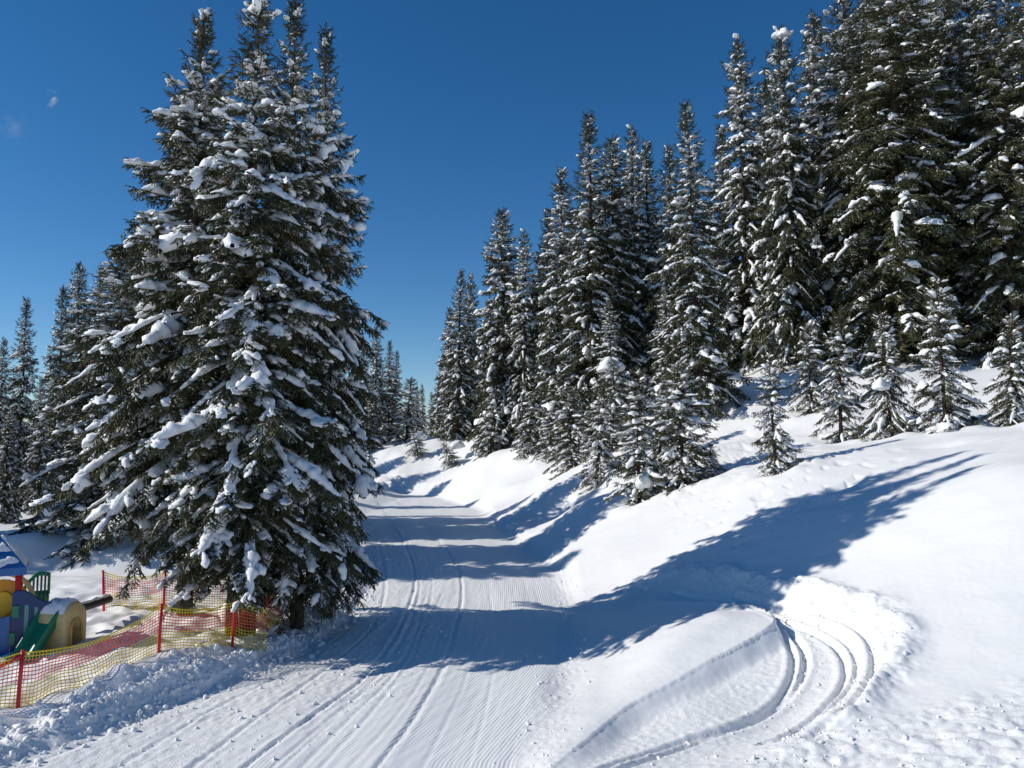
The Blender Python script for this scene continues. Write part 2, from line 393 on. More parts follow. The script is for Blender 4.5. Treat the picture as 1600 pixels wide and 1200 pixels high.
SNOWC = (.86, .86, .85)
M_ground = Mat('snow_ground', SNOWC, .55, .25)
_a = M_ground.node('ShaderNodeAttribute'); _a.attribute_name = 'cord'
_b = M_ground.node('ShaderNodeAttribute'); _b.attribute_name = 'rough'
_c = M_ground.node('ShaderNodeAttribute'); _c.attribute_name = 'lat'
_s = M_ground.math('MULTIPLY', M_ground.math('SINE', M_ground.math('MULTIPLY', _c.outputs['Fac'], 2 * math.pi / .06)), M_ground.math('MULTIPLY', _a.outputs['Fac'], .0020))
_g = M_ground.math('MULTIPLY', M_ground.noise(28, 4, rough=.6), M_ground.math('ADD', M_ground.math('MULTIPLY', _b.outputs['Fac'], .009), .0022))
_f = M_ground.math('MULTIPLY', M_ground.noise(160, 2), .0007)
M_ground.bump(M_ground.math('ADD', M_ground.math('ADD', _s, _g), _f), 1.0, 1.0)
M_snow = Mat('snow_clump', SNOWC, .6, .2)
M_snow.bump(M_snow.noise(22, 3), .02, .7)
M_needle = Mat('needles', (.04, .05, .02), .55, .25)
_n1 = M_needle.noise(.9, 2)
_col = M_needle.ramp(_n1, [(.3, (.026, .034, .014)), (.5, (.050, .054, .020)), (.72, (.080, .074, .026))])
_geo = M_needle.node('ShaderNodeNewGeometry'); _sx = M_needle.node('ShaderNodeSeparateXYZ'); M_needle.link(_geo.outputs['True Normal'], _sx.inputs[0])
_k = M_needle.noise(2.6, 4, rough=.65)
_fr = M_needle.math('MULTIPLY', M_needle.math('MULTIPLY', M_needle.math('SUBTRACT', _sx.outputs['Z'], .35), 3.0, True), M_needle.math('MULTIPLY', M_needle.math('SUBTRACT', _k, .53), 10.0, True), True)
M_needle.link(M_needle.mix(_fr, _col, (.78, .80, .82)), M_needle.b.inputs['Base Color'])
M_bark = Mat('bark', (.09, .065, .045), .9, .1)
_q = M_bark.noise(9, 5); M_bark.link(M_bark.ramp(_q, [(.3, (.04, .03, .022)), (.7, (.14, .105, .075))]), M_bark.b.inputs['Base Color']); M_bark.bump(_q, .03)
M_cone = Mat('cone', (.16, .075, .03), .8, .1)
_q = M_cone.noise(60, 2); M_cone.link(M_cone.ramp(_q, [(.3, (.09, .04, .015)), (.7, (.24, .12, .05))]), M_cone.b.inputs['Base Color'])
def plastic(name, c, rough=.38, dirt=.85):
    m = Mat(name, c, rough, .5); n = m.noise(7, 4)
    m.link(m.ramp(n, [(.3, tuple(v * dirt for v in c)), (.7, tuple(min(1, v * 1.06) for v in c))]), m.b.inputs['Base Color']); m.bump(m.noise(60, 2), .002); return m
P_red = plastic('red_plastic', (.62, .02, .035)); P_blue_shaded = plastic('shaded_blue_plastic', (.002, .034, .15)); P_green = plastic('green_plastic', (.005, .19, .10))  # the blue is darkened: shade on the panels is put into its colour
P_yel = plastic('amber_plastic', (.75, .33, .01)); P_cream = plastic('cream_plastic', (.66, .50, .22)); P_lime = plastic('pale_green_plastic', (.10, .30, .27))
P_nety = plastic('yellow_net', (.80, .58, .01)); P_neto = plastic('orange_net', (.88, .15, .035)); P_dark = plastic('dark_wood', (.035, .02, .022), .7)
P_roof = plastic('roof_blue_plastic', (.015, .12, .36))
MATS = {}

# ------------------------------------------------------------------ the ground
def axis(segs):
    o = [segs[0][0]]
    for a, b, n in segs: o += list(np.linspace(a, b, n + 1)[1:])
    return np.array(o)
def geo(a, b, n, first):
    "n steps from a to b that start at size `first` and grow evenly"
    lo, hi = 1.0001, 3.0
    tot = abs(b - a)
    for _ in range(80):
        q = .5 * (lo + hi); s = first * (q ** n - 1) / (q - 1)
        if s > tot: hi = q
        else: lo = q
    st = first * q ** np.arange(n); c = np.cumsum(st); c *= tot / c[-1]
    return list(a + np.sign(b - a) * c)
xs = np.array(sorted(geo(-9.5, -900, 110, .035)) + list(np.arange(-9.5, 9.5, .034)) + geo(9.5, 900, 130, .035))
ys = np.array(sorted(geo(8, -300, 40, .06)) + list(np.arange(8, 17.5, .034)) + geo(17.5, 1200, 420, .036))
GX, GY = np.meshgrid(xs, ys)
Z, cord, rough, lat = ground(GX.ravel(), GY.ravel(), True)
nx, ny = len(xs), len(ys)
idx = np.arange(nx * ny).reshape(ny, nx)
F = np.stack([idx[:-1, :-1], idx[:-1, 1:], idx[1:, 1:], idx[1:, :-1]], -1).reshape(-1, 4)
me = mesh_np('ground', np.c_[GX.ravel(), GY.ravel(), Z], [F], M_ground.m)
for nm, arr in (('cord', cord), ('rough', rough), ('lat', lat)):
    at = me.attributes.new(nm, 'FLOAT', 'POINT'); at.data.foreach_set('value', np.asarray(arr, np.float32))
g = bpy.data.objects.new('ground', me); C.objects.link(g); tag(g, kind='structure')

# loose crumbs of snow thrown up along the edges
def ico():
    p = (1 + 5 ** .5) / 2
    V = np.array([(-1, p, 0), (1, p, 0), (-1, -p, 0), (1, -p, 0), (0, -1, p), (0, 1, p), (0, -1, -p), (0, 1, -p), (p, 0, -1), (p, 0, 1), (-p, 0, -1), (-p, 0, 1)], float)
    F = np.array([(0, 11, 5), (0, 5, 1), (0, 1, 7), (0, 7, 10), (0, 10, 11), (1, 5, 9), (5, 11, 4), (11, 10, 2), (10, 7, 6), (7, 1, 8), (3, 9, 4), (3, 4, 2), (3, 2, 6), (3, 6, 8), (3, 8, 9), (4, 9, 5), (2, 4, 11), (6, 2, 10), (8, 6, 7), (9, 8, 1)])
    return V / np.linalg.norm(V[0]), F
rng = np.random.default_rng(5)
IV, IF = ico()
pts = []
for _ in range(2600):
    y = rng.uniform(8.5, 24); d = rng.normal(.15, .38); pts.append((float(left_edge(y)) - d, y, 1.0))
for _ in range(350):
    y = rng.uniform(8.5, 26); d = rng.normal(.35, .35); pts.append((float(right_edge(y)) + d, y, .55))
for _ in range(250):
    i = rng.integers(0, len(OUTER)); a = OUTER[i]; pts.append((a[0] + rng.normal(0, .22), a[1] + rng.normal(0, .22), .55))
for _ in range(300):
    i = rng.integers(0, len(LOOP[1])); a = LOOP[rng.integers(1, 3)][i % len(LOOP[2])]; pts.append((a[0] + rng.normal(.1, .16), a[1] + rng.normal(0, .12), .6))
for _ in range(350):
    pts.append((rng.uniform(2.5, 9), rng.uniform(8.2, 11), .55))
for _ in range(700):
    y = rng.uniform(9, 20); f = rng.uniform(.0, .6); pts.append((float(left_edge(y)) * (1 - f) + float(right_edge(y)) * f, y, .5))
pts = np.array(pts); sz = pts[:, 2] * .021 * rng.lognormal(-.1, .72, len(pts)).clip(0, 3.6)
zz = ground(pts[:, 0].copy(), pts[:, 1].copy())
V = IV[None] * sz[:, None, None] * rng.uniform(.6, 1.2, (len(pts), 12, 1)) * rng.uniform(.7, 1.3, (len(pts), 1, 3))
V += np.c_[pts[:, :2], zz + sz * .25][:, None]
Fc = (IF[None] + 12 * np.arange(len(pts))[:, None, None]).reshape(-1, 3)
o = bpy.data.objects.new('snow_crumbs', mesh_np('snow_crumbs', V.reshape(-1, 3), [Fc], M_snow.m)); C.objects.link(o)
tag(o, 'loose crumbs of snow scattered along the trail edges and ski loop', 'snow', kind='stuff')

# ------------------------------------------------------------------ spruces
def spindle(a, b, r, n=3, ph=0):
    a = np.array(a, float); b = np.array(b, float); t = b - a; L = np.linalg.norm(t); t /= L
    u = np.cross(t, (0, 0, 1.)); u = u / np.linalg.norm(u) if np.linalg.norm(u) > 1e-4 else np.array((0, 1., 0)); w_ = np.cross(u, t)
    c = a + t * L * .4
    ang = ph + np.arange(n) / n * 2 * math.pi
    ring = c + r * (np.cos(ang)[:, None] * u + np.sin(ang)[:, None] * w_)
    V = np.r_[[a], ring, [b]]
    F = [(0, 1 + (k + 1) % n, 1 + k) for k in range(n)] + [(n + 1, 1 + k, 1 + (k + 1) % n) for k in range(n)]
    return V, np.array(F)
def spray_template(rs, nside, fat):
    "a flat twig: local x along it, y across, z up"
    m = MB(); V, F = spindle((0, 0, 0), (1, 0, 0), .05 * fat); m.add(V, F)
    for k in range(nside):
        p = .12 + .75 * (k + rs.uniform(.2, .8)) / nside; sd = 1 if k % 2 else -1
        ang = math.radians(rs.uniform(32, 60)); ln = (.50 - .25 * p) * rs.uniform(.7, 1.25); dz = rs.uniform(-.6, .12) * ln
        V, F = spindle((p, 0, 0), (p + math.cos(ang) * ln, sd * math.sin(ang) * ln, dz), .045 * fat, ph=rs.uniform(0, 2)); m.add(V, F)
    return np.concatenate(m.V), np.concatenate(m.F[3])
def blob_template(rs):
    o1, o2 = rs.uniform(0, 50, 2)
    "an elongated lump of snow, flat below: local x along, unit long"
    n, k = 6, 7; V = []
    for i in range(n + 1):
        t = i / n; w_ = math.sin(math.pi * min(.98, max(.02, t))) ** .5 * rs.uniform(.7, 1.25)
        dy = rs.uniform(-.06, .06)
        for j in range(k):
            a = 2 * math.pi * j / k; s_ = math.sin(a)
            V.append((t, .28 * w_ * math.cos(a) + dy, (.26 if s_ > 0 else .12) * w_ * s_ * rs.uniform(.75, 1.3) + .04))
    F = [(i * k + j, i * k + (j + 1) % k, (i + 1) * k + (j + 1) % k, (i + 1) * k + j) for i in range(n) for j in range(k)]
    V = np.array(V); V[:, 1] *= 1 + .8 * noise2(V[:, 0] * 3.2 + o1, np.sign(V[:, 1]) * 3 + o2, 2); V[:, 2] *= 1 + .5 * noise2(V[:, 0] * 3 + o2, V[:, 1] * 4 + o1, 4)
    return V, np.array(F)
def frames(D, UP):
    D = D / (np.linalg.norm(D, axis=1)[:, None] + 1e-9)
    S = np.cross(UP, D); S /= np.linalg.norm(S, axis=1)[:, None] + 1e-9
    U = np.cross(D, S); return np.stack([D, S, U], -1)
def instance(m, tmpl, O, Mx, mat=0):
    V, F = tmpl
    if len(O) == 0: return
    VV = np.einsum('nij,vj->nvi', Mx, V) + O[:, None]
    FF = F[None] + (np.arange(len(O)) * len(V))[:, None, None]
    m.add(VV.reshape(-1, 3), FF.reshape(-1, F.shape[1]), mat)

def spruce(seed, H, Rm, whorl=.38, per=6, step=.13, spray=.42, nside=7, fat=1.0, skirt=.5, snowy=1.0, droop=1.0, prof=.75, wild=(.82, 1.12), ridge=.62, pats=.58, padw=1.0, foot=.25, tipk=30., clod=.6):
    "returns meshes (trunk, foliage, snow) and points for cones"
    rs = np.random.default_rng(seed); rp = random.Random(seed)
    trunk = MB(); fol = MB(); snow = MB()
    lean = rs.normal(0, .012, 2)
    zt = np.linspace(-.4, H, 24); tp = np.c_[lean[0] * zt + .04 * np.sin(zt * .7 + seed), lean[1] * zt + .04 * np.cos(zt * .6 + seed), zt]
    tr_ = .012 * H * (1 - np.clip(zt, 0, H) / H) ** .85 + .012
    trunk.tube(tp, tr_, 9)
    def tpos(z): return np.array([np.interp(z, zt, tp[:, 0]), np.interp(z, zt, tp[:, 1]), z])
    SO = []; SD = []; SL = []; BO = []; BD = []; BL = []; cones = []
    z = skirt; az0 = rs.uniform(0, 6)
    while z < H - .12:
        t = z / H
        # a whole level can stick out or be thin
        lev = rs.uniform(*wild)
        n = per if t < .85 else max(4, per - 1)
        for k in range(n):
            if rs.random() < .06: continue
            az = az0 + 2 * math.pi * (k + rs.uniform(-.33, .33)) / n
            r_ = Rm * ((1 - t) ** prof) * (1 - foot * math.exp(-t * 6)) * (1 - math.exp(-(1 - t) * tipk))
            L = max(.10, r_ * lev * rs.uniform(.66, 1.16))
            if rs.random() < .05: L *= 1.2
            zb = z + rs.uniform(-.5, .5) * whorl
            if zb > H - .05: continue
            b = tpos(zb); h = np.array([math.cos(az), math.sin(az), 0.])
            rise = (-.10 + .95 * max(0, t - .55) / .45 + rs.uniform(-.12, .12)) - .16 * (1 - t) * droop
            dr = (.52 * (1 - t) ** .6 + .10) * droop * rs.uniform(.7, 1.35)
            tip = .20 * rs.uniform(.4, 1.5)
            bend = rs.uniform(-.18, .18)
            ns = max(5, int(L / .16)); s = np.linspace(0, 1, ns)
            sd_ = np.array([-h[1], h[0], 0])
            P = b + h * (L * s)[:, None] * (1 - .10 * dr * s[:, None] ** 2) + sd_ * (bend * L * s ** 2)[:, None]
            P[:, 2] += L * (rise * s - dr * s ** 2 + tip * s ** 3)
            P[:, 2] += .02 * L * np.sin(s * 7 + rs.uniform(0, 6))
            trunk.tube(P, .008 + .012 * L * (1 - s) ** 1.2, 4, cap=False)
            T = np.gradient(P, axis=0); T /= np.linalg.norm(T, axis=1)[:, None]
            # twigs
            m_ = max(3, int(L / step)); ss = np.linspace(.14 if L > .6 else .02, 1.0, m_)
            for q in (-1, 1, 0):
                if q == 0: sq = ss[rs.random(m_) < .55]
                else: sq = np.clip(ss + rs.uniform(-.5, .5, m_) / m_, 0, 1)
                if not len(sq): continue
                o = np.c_[np.interp(sq, s, P[:, 0]), np.interp(sq, s, P[:, 1]), np.interp(sq, s, P[:, 2])]
                tt = np.c_[np.interp(sq, s, T[:, 0]), np.interp(sq, s, T[:, 1]), np.interp(sq, s, T[:, 2])]
                ln = spray * (0.55 + .55 * np.sin(np.clip(sq, 0, 1) * math.pi * .85)) * rs.uniform(.65, 1.25, len(sq)) * min(1.15, .45 + L * .42)
                if q: 
                    d = tt * rs.uniform(.5, 1.0, len(sq))[:, None] + q * sd_ * rs.uniform(.55, 1.0, len(sq))[:, None] - np.array([0, 0, 1.]) * rs.uniform(.05, .95, len(sq))[:, None] * (.5 + .5 * droop)
                else:
                    d = tt * .35 + sd_ * rs.uniform(-.4, .4, len(sq))[:, None] - np.array([0, 0, 1.]) * rs.uniform(.6, 1.2, len(sq))[:, None]
                    ln = ln * .85
                SO.append(o); SD.append(d); SL.append(ln)
            SO.append(P[-1:] - T[-1:] * .05); SD.append(T[-1:] + np.array([[0, 0, .1]])); SL.append(np.array([spray * .8]))
            # the ridge of snow lying along the branch
            dens = snowy * (ridge if t < .9 else .4)
            if rs.random() < dens and L > .35:
                a0 = rs.uniform(.15, .45); a1 = min(1.0, a0 + rs.uniform(.35, .85))
                k2 = max(5, int(L * (a1 - a0) / .06)); q_ = np.linspace(a0, a1, k2)
                c = np.c_[np.interp(q_, s, P[:, 0]), np.interp(q_, s, P[:, 1]), np.interp(q_, s, P[:, 2])]
                env = np.sin(np.clip((q_ - a0) / (a1 - a0), .03, .97) * math.pi) ** .42
                nn = 1 + .55 * noise2(q_ * L * 3.1 + seed, np.full(k2, az * 5 + z), 7) + .22 * noise2(q_ * L * 9, np.full(k2, az * 3 + z), 9)
                slope_ = np.clip(1.15 + np.gradient(c[:, 2]) / (np.linalg.norm(np.gradient(c, axis=0), axis=1) + 1e-9), .4, 1.1)
                w_ = padw * (.075 + .042 * L) * env * np.clip(nn, .35, 2) * rs.uniform(.7, 1.35) * slope_
                hh = w_ * rs.uniform(.5, .85)
                tg = np.gradient(c, axis=0); tg /= np.linalg.norm(tg, axis=1)[:, None] + 1e-9
                S_ = np.cross(tg, (0, 0, 1.)); S_ /= np.linalg.norm(S_, axis=1)[:, None] + 1e-9; U_ = np.cross(S_, tg)
                nr = 8; A = np.arange(nr) / nr * 2 * math.pi
                ca, sa = np.cos(A), np.sin(A)
                jit = 1 + .13 * rs.standard_normal((k2, nr)) + .55 * np.stack([noise2(q_ * L * 5.5 + j_ * .35, np.full(k2, az * 7 + z + (9 if ca[j_] < 0 else 0)), 13) for j_ in range(nr)], 1) * np.abs(ca)
                V = c[:, None] + (w_[:, None] * ca * jit)[..., None] * S_[:, None] + (hh[:, None] * (np.where(sa > 0, sa * 1.15, sa * .35) ) * jit + hh[:, None] * .45 - (w_[:, None] * np.abs(ca) ** 3 * .35))[..., None] * U_[:, None]
                V = V.reshape(-1, 3); i = np.arange(k2 - 1)[:, None] * nr; j = np.arange(nr)[None]; j2 = (j + 1) % nr
                snow.add(V, np.stack([i + j, i + j2, i + nr + j2, i + nr + j], -1).reshape(-1, 4))
                snow.add(V[:nr], [tuple(range(nr))]); snow.add(V[-nr:], [tuple(range(nr))[::-1]])
            if clod and rs.random() < .045 * snowy and L > .8:
                q1 = rs.uniform(.4, .95); BO.append([[np.interp(q1, s, P[:, i_]) for i_ in range(3)] - np.array([.1, 0, 0])]); BD.append(np.array([[rs.uniform(-1, 1), rs.uniform(-1, 1), rs.uniform(-.6, .1)]])); BL.append(np.array([clod * rs.uniform(.5, 1.0)]))
            if t > .55 and rs.random() < .45: cones.append(P[-1] + np.array([0, 0, -.10])); 
            if t > .62 and rs.random() < .45: cones.append(P[len(P) * 3 // 4] + sd_ * rs.uniform(-.15, .15) + np.array([0, 0, -.14]))
        z += whorl * (1 - .45 * t); az0 += 1.9
    SO.append(np.array([[tp[-1, 0], tp[-1, 1], H - .3]])); SD.append(np.array([[0.02, 0, 1.]])); SL.append(np.array([.5 * min(1, spray * 2)]))
    SO = np.concatenate(SO); SD = np.concatenate(SD); SL = np.concatenate(SL)
    up = np.tile([0, 0, 1.], (len(SO), 1)) + rs.normal(0, .22, (len(SO), 3))
    Fm = frames(SD, up) * SL[:, None, None]
    NT = 5; which = rs.integers(0, NT, len(SO))
    for i in range(NT):
        k = which == i; instance(fol, spray_template(rs, nside, fat), SO[k], Fm[k])
    # small pats of snow lying on the twigs
    dn = SD / np.linalg.norm(SD, axis=1)[:, None]
    flat = np.clip(1.05 + dn[:, 2] * 1.0, 0, 1)
    nzv = noise2(SO[:, 0] * 1.1 + seed, SO[:, 1] * 1.1 + SO[:, 2] * .9, 3)
    pick = rs.random(len(SO)) < .92 * pats * snowy * flat * np.clip(1 + 2.2 * nzv, .12, 2) * (1 - .45 * smooth(.62, .9, SO[:, 2] / H))
    o = SO[pick] + dn[pick] * SL[pick][:, None] * .1 + np.array([0, 0, .012]); ln = SL[pick] * np.clip(rs.lognormal(-.62, .45, pick.sum()), .2, 1.25)
    f = frames(SD[pick], np.tile([0, 0, 1.], (len(o), 1)) + rs.normal(0, .12, (len(o), 3)))
    f = f * (ln[:, None, None] * np.array([1, 1, 1.])); f[:, :, 1] *= rs.uniform(.55, 1.2, len(o))[:, None] * padw; f[:, :, 2] *= rs.uniform(.4, 1.0, len(o))[:, None] * padw
    which = rs.integers(0, 5, len(o))
    tm = [blob_template(rs) for _ in range(5)]
    for i in range(5):
        k = which == i; instance(snow, tm[i], o[k], f[k])
    if BO:
        BO = np.concatenate(BO).reshape(-1, 3); BD = np.concatenate(BD); BL = np.concatenate(BL)
        f = frames(BD, np.tile([0, 0, 1.], (len(BO), 1))) * BL[:, None, None]; f[:, :, 1] *= 1.3; f[:, :, 2] *= 1.25
        for i in range(3): instance(snow, tm[i], BO[i::3], f[i::3])
    return (trunk.mesh('trunk', M_bark.m), fol.mesh('crown', M_needle.m, False), snow.mesh('snow_load', M_snow.m), cones, H)

def cone_mesh():
    m = MB(); P = [(0, 0, 0), (0, 0, -.03), (0, 0, -.08), (0, 0, -.12), (0, 0, -.145)]; m.tube(P, [.006, .02, .024, .017, .004], 7, up=(1, 0, 0)); return m.mesh('cone', M_cone.m)
CONE = cone_mesh()
def plant(src, x, y, scale, rz, label, group=None, cat='spruce tree', name='spruce_tree', lean=(0, 0), sxy=1.0, cones=0, sink=.0):
    tm, fm, sm, cn, H = src
    r = empty(name, (x, y, gz(x, y) - sink), 0); r.rotation_euler = (lean[0] + .012 * math.sin(x * 9), lean[1] + .012 * math.cos(y * 7), rz)
    r.scale = (scale * sxy, scale * sxy, scale)
    for nm, m in (('trunk', tm), ('crown', fm), ('snow_load', sm)):
        o = bpy.data.objects.new(nm, m); C.objects.link(o); o.parent = r
    if cones:
        rr = random.Random(int(x * 10)); L = list(cn); rr.shuffle(L)
        for p in L[:cones]:
            o = bpy.data.objects.new('cone', CONE); C.objects.link(o); o.parent = r; o.location = p; o.rotation_euler = (rr.uniform(-.2, .2), rr.uniform(-.2, .2), 0)
    tag(r, label, cat, group); return r
def by_top(src, px, py, D, rz, label, **kw):
    "tree whose tip stands where the photograph shows it, D metres in front of the camera"
    X, Y, Zt = at_depth(px, py, D); zb = gz(X, Y); s = (Zt - zb) / src[4]
    return plant(src, X, Y, s, rz, label, **kw)
def by_base(src, px, py, top, rz, label, **kw):
    X, Y = hit(px, py); _, _, Zt = at_depth(px, top, Y); zb = gz(X, Y); s = (Zt - zb) / src[4]
    return plant(src, X, Y, s, rz, label, **kw)

# --- the clump of big spruces left of the trail
heroA = spruce(11, 14.6, 3.15, droop=.85, snowy=1.0, prof=.52, skirt=2.35, per=7, wild=(.62, 1.28), tipk=4.2, foot=.35, ridge=.85, pats=.66, padw=1.2)
heroB = spruce(12, 15.2, 2.9, droop=1.05, snowy=1.0, prof=.5, skirt=2.5, per=7, wild=(.66, 1.2), tipk=4.5, foot=.4, ridge=.85, pats=.66, padw=1.2)
heroC = spruce(13, 15.0, 2.25, droop=1.0, snowy=.9, prof=.42, skirt=1.2, per=6, wild=(.6, 1.3), tipk=4.5, foot=.62, ridge=.85, pats=.66, padw=1.2)
GC = 'clump of big spruces beside the playground'
by_top(heroA, 318, 12, 18.2, .4, 'leftmost big spruce of the clump, its pointed tip standing apart over long snowy boughs', group=GC, cones=45)
by_top(heroB, 412, -22, 17.0, 2.1, 'tallest spruce in the middle of the clump, its trunk rising behind the netting posts', group=GC, cones=45)
by_top(heroC, 483, -12, 18.4, 4.0, 'tall spruce right of the tallest one in the clump, snow lumps near its tip', group=GC, cones=40, sxy=.84)
by_top(heroC, 527, 38, 19.6, 3.3, 'rightmost spruce of the clump, boughs reaching over the trail edge', group=GC, cones=30, sxy=.78)
by_top(heroB, 380, 330, 17.0, 1.1, 'shorter bushy spruce at the front of the clump, boughs hanging over the netting', group=GC, sxy=1.15)

# --- forest
bgs = [spruce(20 + i, 16, (2.3, 2.7, 2.0, 2.5, 2.9, 2.2, 2.6)[i], whorl=(.43, .47, .4, .5, .45, .42, .46)[i], per=6, step=.21, spray=(.52, .5, .46, .56, .54, .5, .5)[i], nside=6, fat=1.2, ridge=.8, skirt=.6, snowy=(1.0, .9, 1.15, .8, 1.0, 1.1, .9)[i], droop=(1.0, .8, 1.15, .95, 1.1, .7, 1.2)[i], prof=(.72, .85, .62, .78, .68, .9, .58)[i], padw=(1.2, 1.1, 1.25, 1.3, 1.15, 1.2, 1.1)[i], wild=((.8, 1.15), (.7, 1.2), (.65, 1.25), (.6, 1.3), (.75, 1.2), (.7, 1.2), (.62, 1.3))[i], clod=.45) for i in range(7)]
near = [spruce(40 + i, 15.5, 2.8, wild=(.65, 1.25), padw=1.15, clod=.5, whorl=.42, per=7, step=.17, spray=.5, nside=6, fat=1.1, skirt=.6, snowy=(.85, .6)[i], droop=1.0, prof=.68) for i in range(2)]
sml = [spruce(50 + i, 4.2, (1.05, 1.2, 1.1, 1.25)[i], whorl=.2, per=6, step=.10, spray=.26, nside=6, fat=1.1, skirt=.12, snowy=1.02, droop=(.8, 1.0, .6, .9)[i], prof=.66, padw=.95, clod=.34, wild=(.65, 1.2)) for i in range(4)]

RG = 'tall spruces of the forest edge on the right slope'
rows = [  # tip px, tip py, distance, variant, width, label
    (1562, -60, 27, near[1], 1.05, 'dark tall spruce at the right border of the picture, its tip out of frame'),
    (1470, -110, 30, near[0], 1.0, 'tall dark spruce, second from the right border of the picture'),
    (1385, -95, 28, near[1], 1.15, 'broadest and tallest spruce of the right forest, its tip out of frame'),
    (1318, -15, 31, near[0], .95, 'tall spruce whose tip just touches the top of the picture'),
    (1226, 42, 31, near[0], .8, 'tall spruce with a big white snow block on its tip'),
    (1158, 66, 34, bgs[2], .95, 'slim spruce left of the one with the snow block on its tip'),
    (1087, 166, 31, bgs[1], 1.05, 'pointed frosty spruce standing forward, above the two young trees at the bank'),
    (1045, 230, 42, bgs[3], .9, 'spruce tip peeping out just left of the pointed frosty spruce'),
    (1008, 222, 44, bgs[0], .9, 'rightmost of the three close tips in the middle of the forest edge'),
    (988, 200, 47, bgs[2], .9, 'middle one of three close spruce tips in the middle of the forest edge'),
    (960, 212, 43, bgs[4], 1.0, 'leftmost of the three close tips in the middle of the forest edge'),
    (920, 188, 48, bgs[1], 1.05, 'tallest pointed spruce left of the three close tips'),
    (874, 264, 52, bgs[0], 1.0, 'spruce left of the tallest pointed one, with a straight narrow crown'),
    (852, 330, 56, bgs[3], .95, 'shorter spruce filling the step down left of the narrow crown'),
    (817, 363, 62, bgs[2], .95, 'spruce just right of the steep pointed one at the left end of the forest'),
    (788, 324, 64, bgs[4], 1.05, 'steep pointed spruce standing out at the left end of the right forest'),
    (737, 430, 76, bgs[0], .9, 'spruce tip between the steep pointed spruce and the last one of the forest'),
    (716, 424, 74, bgs[1], 1.05, 'last tall spruce at the left end of the right forest, above the trail bend'),
    (702, 480, 84, bgs[3], .9, 'lower spruce half hidden behind the last tall spruce at the bend')]
for i, (px, py, D, v, sw, lab) in enumerate(rows):
    D = D * 1.44 if px > 1120 else D * 1.3 if px > 940 else (D * 1.15 if px > 830 else D * 1.04)
    by_top(v, px, py, D, i * 1.37 + .3, lab, group=RG, sxy=sw)
# the inner rows, seen only as dark crowns between the front ones
FG = 'spruces standing deeper in the right forest'
rr = random.Random(3)
inner = []
for px, py, D in ((1590, -40, 36), (1530, -20, 38), (1430, -60, 38), (1350, -40, 40), (1270, 20, 40), (1195, 120, 41), (1130, 200, 42), (1065, 300, 50), (1020, 330, 55), (940, 300, 56), (900, 330, 62), (838, 400, 70), (800, 420, 76), (760, 470, 85), (1240, 190, 37), (1300, 150, 36),
                   (1640, -20, 31), (1170, 260, 38), (870, 420, 60), (1110, 330, 38), (690, 560, 98), (725, 520, 92), (1500, 60, 34), (1440, 40, 33)):
    by_top(bgs[rr.randrange(7)], px, py, D * (1.42 if px > 1120 else 1.3 if px > 940 else 1.12), rr.uniform(0, 6), 'dark spruce of the inner rows, filling gaps behind the front spruces on the right', group=FG, sxy=1.05)
# mid-size trees in front of the forest edge
MG = 'half-grown spruces at the foot of the right forest'
for i, (px, D, top, sw, lab) in enumerate((
    (905, 44, 415, 1.0, 'half-grown spruce rising behind the young trees left of the bare-foot pair'),
    (950, 37, 470, 1.05, 'half-grown snow-laden spruce with a bright white cap over the middle young trees'),
    (1160, 33, 420, 1.0, 'half-grown spruce beside the open snowy gap in the forest'),
    (1265, 32, 400, 1.0, 'half-grown spruce right of the open gap, leaning boughs full of snow'),
    (1330, 30.5, 380, 1.0, 'half-grown dark spruce behind the bushy young spruce on the slope'),
    (845, 54, 490, 1.0, 'half-grown spruce left of the dark gap in the middle of the bank'),
    (700, 78, 560, 1.0, 'half-grown spruce at the foot of the last tall spruce by the bend'),
    (1040, 36, 440, 1.0, 'half-grown spruce directly behind the pair of young trees on the bank'))):
    D = D * (1.5 if px > 1120 else 1.27 if px > 800 else 1.05); X, Y, Zt = at_depth(px, top, D); v = bgs[(i * 2) % 7]; plant(v, X, Y, (Zt - gz(X, Y)) / 16, i * .9, lab, group=MG, sxy=1.35)

